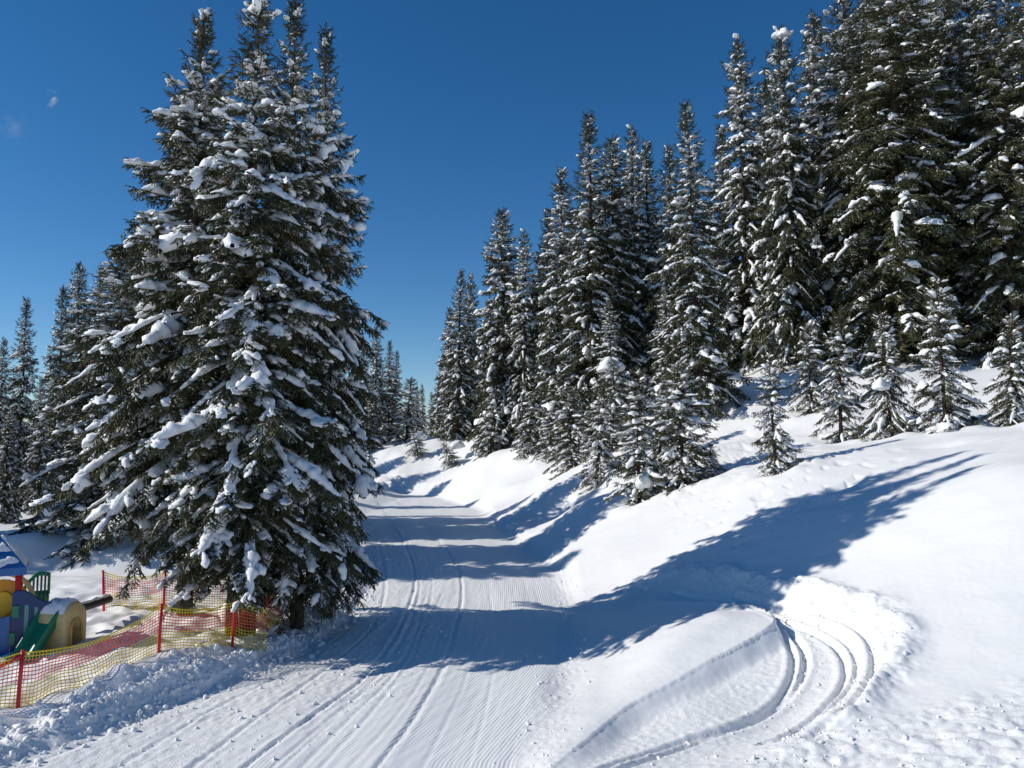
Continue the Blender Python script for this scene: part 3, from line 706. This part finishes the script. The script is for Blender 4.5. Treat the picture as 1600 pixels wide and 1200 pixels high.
SG = 'young snow-laden spruces along the top of the bank'
for i, (px, py, top, sw, lab) in enumerate((
    (766, 712, 590, 1.0, 'young spruce standing alone at the top of the far bank, white cap on its tip'),
    (826, 703, 610, 1.2, 'whitest young spruce, right of the lone one on the far bank'),
    (862, 705, 625, 1.2, 'young frosted spruce between the whitest one and the leaning pair'),
    (895, 738, 605, 1.15, 'bushy young spruce, left one of the pair leaning over the bank edge'),
    (932, 745, 588, 1.0, 'narrow young spruce with a dark foot, right one of the pair over the bank edge'),
    (960, 712, 560, 1.0, 'young spruce set back behind the narrow one with the dark foot'),
    (1001, 776, 572, 1.0, 'young spruce standing lowest on the bank, snow lump at its foot'),
    (1072, 756, 562, 1.15, 'young spruce full of snow pats, right of the lowest one on the bank'),
    (1112, 746, 690, 1.3, 'tiny spruce bent under snow at the foot of the snowy young one'),
    (1040, 725, 590, 1.0, 'young spruce half hidden between the lowest one and the snowy one'),
    (1213, 733, 546, .95, 'slim young spruce standing alone in front of the open snow gap'),
    (1268, 640, 500, 1.2, 'young spruce set back up the slope, right of the slim lone one'),
    (1316, 686, 478, 1.15, 'bushy young spruce on the slope, tallest of the right-hand row'),
    (1396, 688, 480, 1.05, 'young spruce with a round snow ball on its left side'),
    (1477, 682, 425, 1.05, 'young spruce with wide level snowy boughs and a snow mound at its foot'),
    (1580, 664, 487, 1.1, 'young spruce at the right border of the picture'),
    (636, 700, 588, 1.3, 'frosted young spruce by the trail bend, one white bough reaching left'))):
    by_base(sml[i % 4], px, py, top, i * 1.7, lab, group=SG, sxy=sw * (1.1 if px < 1150 else .85), lean=(.05 * math.sin(i * 2.1), .06 * math.cos(i * 3.3)), cat='young spruce', name='young_spruce', sink=.05)
# two saplings pressed down by snow near the bend
for px, py, top, ly, lab in ((652, 712, 668, -.25, 'little sapling pressed under a round snow cap near the trail bend'), (706, 722, 684, -.6, 'little sapling leaning left under snow on the far bank')):
    by_base(sml[1], px, py, top, 1., lab, cat='young spruce', name='young_spruce', lean=(0, ly), sxy=1.5, group='saplings bent by snow')

LG = 'spruces behind the playground on the left'
for i, (px, py, D, v, sw, lab) in enumerate((
    (2, 530, 36, bgs[0], 1.0, 'spruce cut by the left border of the picture, behind the snow bank'),
    (41, 467, 37, bgs[1], 1.05, 'slim spruce second from the left border, behind the snow bank'),
    (96, 447, 40, bgs[3], 1.0, 'spruce third from the left border, behind the snow bank'),
    (135, 412, 43, bgs[4], 1.0, 'tallest spruce left of the clump, behind the snow bank'),
    (161, 412, 45, bgs[2], .9, 'spruce tip pressed against the boughs of the clump'),
    (205, 380, 41, bgs[0], 1.05, 'spruce seen only in gaps of the left boughs of the clump'),
    (70, 590, 33, bgs[2], 1.25, 'lower frosted spruce in front of the left border row'),
    (15, 640, 31, bgs[4], 1.3, 'lowest frosted spruce at the left border, just over the snow bank'),
    (120, 600, 36, bgs[1], 1.2, 'lower frosted spruce half behind the lowest boughs of the clump'))):
    by_top(v, px, py, D, i * 1.1, lab, group=LG, sxy=sw * .8)
for i, (px, py, D, v, sw, lab) in enumerate((
    (572, 528, 84, bgs[2], 1.0, 'leftmost dark spruce beyond the trail bend'),
    (592, 512, 88, bgs[0], 1.0, 'tallest dark spruce beyond the trail bend'),
    (608, 534, 90, bgs[1], 1.0, 'dark spruce right of the tallest one beyond the trail bend'),
    (617, 548, 96, bgs[3], .9, 'rightmost dark spruce tip beyond the trail bend'),
    (556, 560, 78, bgs[4], 1.1, 'dark spruce beyond the bend, half behind the clump'),
    (583, 590, 80, bgs[1], 1.2, 'lower spruce in front of the dark group beyond the bend'),
    (651, 604, 104, bgs[0], .9, 'small far spruce right of the frosted young one at the bend'),
    (661, 600, 100, bgs[2], .8, 'small far spruce with a thin tip by the bend'),
    (674, 612, 110, bgs[3], 1.0, 'smallest far spruce against the sky by the last tall spruce'),
    (642, 612, 112, bgs[4], 1.0, 'small far spruce just behind the frosted young one at the bend'))):
    by_top(v, px, py, D, i * 1.9, lab, group='spruces beyond the trail bend', sxy=sw)
# trees hidden behind the clump that throw the shadows over the trail
for x, y, h, v in ((-11, 39.5, 11.5, bgs[0]), (-12.5, 36.5, 11.5, bgs[1]), (-10.2, 29.6, 11.2, bgs[3]), (-12.5, 31.2, 12.5, bgs[2]), (-13, 26.2, 9, bgs[4]), (-14.5, 43, 10, bgs[4]),
                   (-21, 66, 11, bgs[1]), (-24.5, 70, 12, bgs[3]), (-19.5, 62.5, 10, bgs[0]), (-18, 52, 9, bgs[2])):
    plant(v, x, y, h / 16, x * 3, 'spruce hidden behind the big clump, its shadow falling across the trail', group='spruces hidden behind the clump', sxy=1.9)
for x, y, h in ((-23, 23.6, 9.5), (-26, 25, 10), (-20.5, 24.6, 6.5)):  # spruces out of view, added to cast shade on the ploughed bank
    plant(bgs[1], x, y, h / 16, x, 'unseen spruce left of the playground, added to shade the ploughed bank', group='unseen spruces left of the playground, added for shade', sxy=1.6)

# single big lumps of snow that mark particular trees
def lump_mesh(seed, n=22, m_=14):
    rs = np.random.default_rng(seed); o = rs.uniform(0, 90, 3)
    th = np.linspace(0, 2 * math.pi, n, endpoint=False); ph = np.linspace(-math.pi / 2, math.pi / 2, m_)
    T, Pp = np.meshgrid(th, ph); X = np.cos(Pp) * np.cos(T); Y = np.cos(Pp) * np.sin(T); Z_ = np.sin(Pp)
    k = 1 + .45 * noise2(X * 1.4 + o[0], Y * 1.4 + Z_ * 1.3 + o[1], seed) + .2 * noise2(X * 4 + o[1], Y * 4 + Z_ * 4 + o[2], seed + 1)
    k = np.where(np.abs(Pp) > 1.56, 1.0, k)
    V = np.stack([X * k, Y * k, np.where(Z_ > 0, Z_ * .85, Z_ * .45) * k], -1).reshape(-1, 3); ii = np.arange(n * m_).reshape(m_, n); jn = np.roll(ii, -1, 1)
    F = np.stack([ii[:-1], jn[:-1], jn[1:], ii[1:]], -1).reshape(-1, 4)
    return mesh_np('snow_lump', V, [F], M_snow.m)
LUMPS = [lump_mesh(i) for i in range(4)]
def owner(text):
    return next(o for o in C.objects if o.get('label') == text)
def lump(text, px, py, sx, sz, near=.3, i=0):
    r = owner(text); D = r.location.y - near
    o = bpy.data.objects.new('snow_lump', LUMPS[i % 4]); C.objects.link(o); o.parent = r
    M = Matrix.LocRotScale(r.location, r.rotation_euler, r.scale)
    o.matrix_parent_inverse = M.inverted(); o.location = at_depth(px, py, D); o.scale = (sx, sx * .8, sz); o.rotation_euler.z = i * 1.3
lump(rows[4][5], 1222, 56, .5, .42, .0, 0)
lump('young spruce standing alone at the top of the far bank, white cap on its tip', 767, 610, .42, .32, .2, 1)
lump('young spruce with a round snow ball on its left side', 1377, 604, .27, .3, .6, 2)
lump('young spruce standing lowest on the bank, snow lump at its foot', 1006, 755, .34, .42, .7, 3)
lump('young spruce with wide level snowy boughs and a snow mound at its foot', 1474, 672, .45, .28, .6, 0)
lump('half-grown snow-laden spruce with a bright white cap over the middle young trees', 955, 575, .75, .6, 1.4, 2)
lump('little sapling pressed under a round snow cap near the trail bend', 656, 683, .75, .55, .1, 1)
lump('little sapling leaning left under snow on the far bank', 714, 697, .6, .55, -.2, 3)

# ------------------------------------------------------------------ the netting fence
def gpt(px, py, z=.3):
    X, Y, _ = at_z(px, py, z); return X, Y
def fence(name, posts, label, sag, seed, extra_rail=False):
    rs = np.random.default_rng(seed)
    base = posts[0]; root = empty(name, (base[0], base[1], gz(base[0], base[1])))
    o0 = np.array(root.location)
    pm = []
    for x, y, h, lx, has in posts:
        zg = gz(x, y); pm.append((x, y, zg, h, lx))
        if has:
            m = MB(); P = np.array([(x, y, zg - .25), (x + lx * .5, y, zg + h * .5), (x + lx, y, zg + h)]) - o0
            m.tube(P, [.031, .031, .029], 10, up=(0, 1, 0)); m.tube(P[-1:] + np.array([(0, 0, 0), (0, 0, .018)]), [.034, .030], 10, up=(0, 1, 0))
            m.build('post', P_red.m, root)
    net = MB(); rowsn = 15
    for si, ((x0, y0, z0, h0, l0), (x1, y1, z1, h1, l1)) in enumerate(zip(pm[:-1], pm[1:])):
        L = math.hypot(x1 - x0, y1 - y0); nc = max(4, int(L / .055)); u = np.linspace(0, 1, nc + 1)
        nrm = np.array([-(y1 - y0), x1 - x0]) / L
        grid = np.zeros((rowsn + 1, nc + 1, 3))
        gx = x0 + (x1 - x0) * u; gy = y0 + (y1 - y0) * u; gzz = ground(gx.copy(), gy.copy())
        for r_ in range(rowsn + 1):
            f = r_ / rowsn
            topz = (z0 + h0 * .98) * (1 - u) + (z1 + h1 * .98) * u - sag[si] * 4 * u * (1 - u)
            botz = np.minimum(gzz, .5 * gzz + .5 * (z0 * (1 - u) + z1 * u)) - .04
            zz_ = topz * (1 - f) + botz * f
            bul = np.sin(u * math.pi) * (.10 * noise2(u * L * 1.3 + seed, np.full(nc + 1, f * 1.6 + si), 5) + .05 * noise2(u * L * 4, np.full(nc + 1, f * 4. + si), 6)) * (1.6 if f > .4 else .8)
            lx_ = l0 * (1 - f) * (1 - u) + l1 * (1 - f) * u
            zz_ = zz_ + np.sin(u * math.pi) * .035 * noise2(u * L * 2.2, np.full(nc + 1, f * 3 + si * 7.), 8) * f
            grid[r_] = np.c_[gx + nrm[0] * bul + lx_, gy + nrm[1] * bul, zz_] - o0
        def colr(r_): return 0 if (r_ <= 1 or r_ >= 8) else 1
        for r_ in range(rowsn + 1):
            net.tube(grid[r_], .011 if r_ == 0 else .0078, 4, m=colr(r_), cap=False)
        for c_ in range(1, nc):
            net.tube(grid[:3, c_], .0055, 3, m=0, cap=False, up=(0, 1, 0)); net.tube(grid[2:9, c_], .0055, 3, m=1, cap=False, up=(0, 1, 0)); net.tube(grid[8:, c_], .0055, 3, m=0, cap=False, up=(0, 1, 0))
    net.build('netting', [P_nety.m, P_neto.m], root)
    return tag(root, label, 'fence', 'netting fences round the playground'), pm
A = [gpt(-190, 1135), gpt(27, 1102), gpt(247, 1041), gpt(362, 1012, .34), gpt(418, 1000, .36)]
fr, pm = fence('safety_fence', [(*A[0], .85, 0, True), (*A[1], .86, .05, True), (*A[2], .84, .03, True), (*A[3], .88, .06, True), (*A[4], .84, .0, False)],
      'yellow and orange netting on red posts along the edge of the groomed trail', (.12, .20, .12, .03), 4)
m = MB(); p0 = np.array(fr.location); a = np.array((pm[1][0] + .04, pm[1][1] - .02, pm[1][2] + .80)); b = np.array((pm[1][0] - .9, pm[1][1] - .3, pm[1][2] + .30))
m.tube(np.array([a, (a + b) / 2, b]) - p0, .03, 8); m.build('brace', P_red.m, fr)
B = [gpt(163, 960, .38), gpt(262, 985, .4), gpt(345, 962, .45), gpt(418, 1000, .36)]
B = [B[0], (-8.0, 18.6), (-6.4, 18.9), (-4.95, 17.5)]
fence('safety_fence', [(*B[0], .93, -.07, True), (*B[1], .85, .02, True), (*B[2], .8, 0, True), (*B[3], .8, 0, False)],
      'netting at the back of the playground under spruce boughs, starting at a leaning red post', (.12, .06, .03), 9)

# ------------------------------------------------------------------ plastic play set
OX, OY = gpt(60, 1035, .2); PS = FPX / OY * 1.0
play = empty('play_set', (OX, OY, .12), R(29)); tag(play, 'colourful plastic play set with blue roof, green slide and cream tunnel in snow', 'play set')
LP = lambda px, py: ((px - 60) / (PS * 1.13), (1045 - py) / PS)
def plate(name, poly, y0, y1, mat, parent=play, bev=.012):
    "outline in the plane of the play set given real depth and softened edges"
    P = np.array([LP(*p) for p in poly]); n = len(P); c = P.mean(0)
    d = P - c; dn = d / (np.linalg.norm(d, axis=1)[:, None] + 1e-9)
    rings = [(P - dn * bev, y0), (P, y0 + bev), (P, y1 - bev), (P - dn * bev, y1)]
    m = MB(); V = np.concatenate([np.c_[r_[:, 0], np.full(n, yy), r_[:, 1]] for r_, yy in rings])
    F = [(i * n + j, i * n + (j + 1) % n, (i + 1) * n + (j + 1) % n, (i + 1) * n + j) for i in range(3) for j in range(n)]
    m.add(V, F); m.add(V[:n], [tuple(range(n))[::-1]]); m.add(V[-n:], [tuple(range(n))])
    return m.build(name, mat, parent, False)
def arc(cx, cy, rx, ry, a0, a1, n): return [(cx + rx * math.cos(R(a)), cy - ry * math.sin(R(a))) for a in np.linspace(a0, a1, n)]
side = plate('side_panel', [(17, 1050), (17, 932), (22, 928), (31, 928), (42, 932), (54, 941), (66, 948), (78, 950), (92, 947), (94, 1050)], 0, .07, P_blue_shaded.m)
for x0, x1, y0, y1 in ((36, 42, 950, 1002), (51, 56, 955, 998)): plate('inlay', [(x0, y1), (x0, y0), (x1, y0), (x1, y1)], -.012, .004, P_lime.m, side, .004)
for x0, x1, y0, y1 in ((18, 28, 950, 968), (15, 24, 990, 1008)): plate('bracket', [(x0, y1), (x0, y0), (x1, y0), (x1, y1)], -.035, .003, P_green.m, play, .006)
plate('lower_panel', [(-70, 1050), (-70, 975), (16, 965), (16, 1050)], .02, .08, P_roof.m)
def post_part(px, y, top):
    m = MB(); x, z = LP(px, top); m.tube([(x, y, -.2), (x, y, z * .5), (x, y, z)], .058, 14, up=(0, 1, 0)); return m.build('corner_post', P_red.m, play)
post_part(25, .13, 885); post_part(-78, .13, 885); post_part(-78, .62, 885); post_part(25, .62, 885)
# arch panel behind
plate('arch_panel', [(-48, 1040)] + arc(-1, 962, 46, 46, 180, 0, 15) + [(45, 1040)], .55, .60, P_yel.m)
m = MB(); AR = [(*LP(px, py),) for px, py in ([(-50, 1040)] + arc(-1, 960, 50, 53, 180, 0, 19) + [(50, 1040)])]
m.tube([(x, .55, z) for x, z in AR], .045, 8, up=(0, 1, 0)); m.build('arch_rim', P_cream.m, play)
plate('window_panel', arc(2, 953, 16, 19, 0, 342, 20), .50, .545, plastic('bright_yellow_plastic', (.85, .50, .02)).m)
# hip roof
m = MB(); rx0, rx1 = LP(-112, 0)[0], LP(37, 0)[0]; ez = LP(0, 893)[1]; apz = LP(0, 846)[1]; mx0, mx1 = LP(-75, 0)[0], LP(-6, 0)[0]
V = [(rx0, -.12, ez), (rx1, -.12, ez), (rx1, .78, ez), (rx0, .78, ez), (mx0, .33, apz), (mx1, .33, apz)]
V2 = [(x, y, z - .03) for x, y, z in V]
m.add(V + V2, [(0, 1, 5, 4), (2, 3, 4, 5), (7, 6, 10, 11), (9, 8, 11, 10)]); m.add(V + V2, [(1, 2, 5), (3, 0, 4), (8, 7, 11), (6, 9, 10)])
roof = m.build('roof', P_roof.m, play, False)
m = MB(); 
for a, b in (((rx0, -.13, ez - .13), (rx1, -.10, ez + .01)), ((rx0, .76, ez - .13), (rx1, .79, ez + .01)), ((rx1 - .03, -.098, ez - .131), (rx1 + .002, 0.758, ez + .009)), ((rx0 - .002, -.098, ez - .131), (rx0 + .03, 0.758, ez + .009))): m.box(a, b)
m.build('eave', P_roof.m, roof, False)
def snow_sheet(name, fn, nu, nv, thick, parent, seed, holes=0.0):
    "lumpy snow lying on a surface given by fn(u, v)"
    u, v = np.meshgrid(np.linspace(0, 1, nu), np.linspace(0, 1, nv)); P = fn(u.ravel(), v.ravel())
    e = np.minimum(np.minimum(u, 1 - u), np.minimum(v, 1 - v)).ravel()
    t = thick * (np.clip(e * 8, 0, 1) ** .5) * (1 + .6 * noise2(u.ravel() * 5, v.ravel() * 5, seed)) + .35 * thick * noise2(u.ravel() * 14, v.ravel() * 14, seed + 1)
    t = t - holes * thick * smooth(-.1, .2, noise2(u.ravel() * 4 + 3, v.ravel() * 4, seed + 2)) - .012
    P[:, 2] += t; ii = np.arange(nu * nv).reshape(nv, nu)
    F = np.stack([ii[:-1, :-1], ii[:-1, 1:], ii[1:, 1:], ii[1:, :-1]], -1).reshape(-1, 4)
    Pb = P.copy(); Pb[:, 2] -= np.maximum(t, 0) + .03
    m = MB(); m.add(P, F); m.add(Pb, F[:, ::-1])
    bd = np.r_[ii[0, :], ii[1:, -1], ii[-1, -2::-1], ii[-2:0:-1, 0]]; k = len(bd); n = len(P)
    m.add(np.r_[P[bd], Pb[bd]], [(j, (j + 1) % k, k + (j + 1) % k, k + j) for j in range(k)])
    return m.build(name, M_snow.m, parent)
lerp = lambda a, b, t: np.array(a)[None] * (1 - t[:, None]) + np.array(b)[None] * t[:, None]
snow_sheet('roof_snow', lambda u, v: lerp(V[0], V[1], u) * (1 - v[:, None]) + lerp(V[4], V[5], u) * v[:, None], 40, 20, .035, roof, 3, 1.6)
snow_sheet('roof_snow', lambda u, v: lerp(V[1], V[2], u) * (1 - v[:, None]) + lerp(V[5], (V[5][0], V[5][1] + .03, V[5][2]), u) * v[:, None], 24, 16, .06, roof, 8)
# green rail behind
m = MB(); pl = [LP(*p) for p in ((32, 945), (33, 932), (38, 922), (46, 915), (55, 911), (70, 914), (70, 946))]
m.tube([(x, .75, z) for x, z in pl], .026, 8, up=(0, 1, 0))
for px, tp_ in ((40, 924), (46, 919), (52, 916), (58, 916), (64, 917)):
    x, z = LP(px, tp_); m.box((x - .018, .735, LP(0, 958)[1]), (x + .018, .765, z))
x0, z0 = LP(33, 923); x1, z1 = LP(71, 912)
m.box((LP(33, 0)[0], .74, LP(0, 960)[1]), (LP(71, 0)[0], .76, LP(0, 940)[1]))
pl = [LP(*p) for p in ((36, 928), (40, 920), (48, 913), (57, 910), (70, 913))]
m.tube([(x, .745, z - .03) for x, z in pl], .04, 8, up=(0, 1, 0))
m.build('rear_railing', P_green.m, play)
# slide
m = MB()
path = np.array([(LP(84, 962)[0], .06, LP(0, 962)[1]), (LP(74, 972)[0], -.08, LP(0, 973)[1]), (LP(62, 990)[0], -.22, LP(0, 992)[1]), (LP(48, 1012)[0], -.36, LP(0, 1014)[1]), (LP(36, 1026)[0], -.48, LP(0, 1028)[1]), (LP(24, 1030)[0], -.6, LP(0, 1032)[1])])
path = np.array(spline([tuple(p) for p in path], 5)); tg = np.gradient(path, axis=0); tg /= np.linalg.norm(tg, axis=1)[:, None]
sdv = np.cross(tg, (0, 0, 1.)); sdv /= np.linalg.norm(sdv, axis=1)[:, None]; upv = np.cross(sdv, tg)
prof_ = np.array([(-.22, .13), (-.20, .15), (-.175, .13), (-.165, .02), (0, 0), (.165, .02), (.175, .13), (.20, .15), (.22, .13), (.20, -.05), (0, -.07), (-.20, -.05)])
VV = (path[:, None] + prof_[None, :, 0, None] * sdv[:, None] + prof_[None, :, 1, None] * upv[:, None]); k = len(prof_); q = len(path)
m.add(VV.reshape(-1, 3), [(i * k + j, i * k + (j + 1) % k, (i + 1) * k + (j + 1) % k, (i + 1) * k + j) for i in range(q - 1) for j in range(k)])
slide = m.build('slide', P_green.m, play)
# cream tunnel: arched shell, its mouth towards the right front
tun = empty('tunnel', (LP(94, 0)[0], .05, 0), R(-38)); tun.parent = play
def arch_pts(hw, h, n=16): return [(-hw, -.2)] + [(-hw * math.cos(a), h - hw * 1.05 + hw * 1.05 * math.sin(a)) for a in np.linspace(0, math.pi, n)] + [(hw, -.2)]
zt_ = LP(0, 950)[1]
o_ = arch_pts(.31, zt_); i_ = arch_pts(.15, zt_ - .32)
m = MB(); n = len(o_)
stations = ((-.30, .93, 0), (-.27, 1.0, 0), (0.0, 1.0, 0), (.24, 1.0, 0), (.29, .93, 0))
VV = []
for xx, s_, _ in stations: VV += [(xx, a * s_, b * (.5 + .5 * s_) if b > 0 else b) for a, b in o_]
inn = [(.29, 1.0), (.26, .9), (-.1, .88)]
for xx, s_ in inn: VV += [(xx, a * s_, b * s_ if b > 0 else b) for a, b in i_]
K = len(stations) + len(inn)
m.add(VV, [(i * n + j, i * n + j + 1, (i + 1) * n + j + 1, (i + 1) * n + j) for i in range(K - 1) for j in range(n - 1)])
m.add(VV[:n], [tuple(range(n))[::-1]]); m.add(VV[-n:], [tuple(range(n))])
m.build('shell', P_cream.m, tun)
m = MB(); m.tube([(.30, a, b) for a, b in i_], .028, 8, up=(1, 0, 0)); m.build('mouth_rim', plastic('ochre_plastic', (.62, .42, .08)).m, tun)
def tsn(u, v):
    a = R(28) + u * R(124); rr_ = .318; return np.c_[-.27 + v * .5, -rr_ * np.cos(a), zt_ - .33 + .335 * np.sin(a)]
snow_sheet('tunnel_snow', tsn, 24, 18, .05, tun, 14)
m = MB(); m.box((LP(70, 0)[0], -.20, -.2), (LP(124, 0)[0], .3, LP(0, 1022)[1])); m.build('footing', P_blue_shaded.m, play, False)
# dark beam leading back to the leaning post
a = np.array(at_z(104, 958, .42)); a = np.array((*gpt(104, 960, .62), .62)); b = np.array((*gpt(205, 928, .62), .62)); b = np.array((B[0][0] + 1.2, B[0][1] + .6, .75))
a = np.array(at_depth(106, 957, 16.2)); b = np.array(at_depth(171, 936, 17.9))
beam = empty('balance_beam', tuple(a)); tag(beam, 'dark beam topped with snow, running from the play set to the leaning red post', 'beam')
m = MB(); m.tube([(0, 0, 0), tuple((b - a) * .5), tuple(b - a)], .085, 8); m.build('beam', P_dark.m, beam, False)
m = MB(); c = (b - a) * .27; dd = (b - a) / np.linalg.norm(b - a); m.tube([tuple(c - dd * .06), tuple(c + dd * .06)], .098, 10); m.build('clamp', P_roof.m, beam, False)
m = MB(); tt = np.linspace(0, 1, 26); m.tube([(b - a) * t_ + np.array([0, .01, .085 + .012 * math.sin(t_ * 23)]) for t_ in tt], .035 + .008 * np.sin(tt * 31), 8); m.build('snow_line', M_snow.m, beam)
print('faces', sum(len(m.polygons) for m in bpy.data.meshes), 'objects', len(bpy.data.objects))
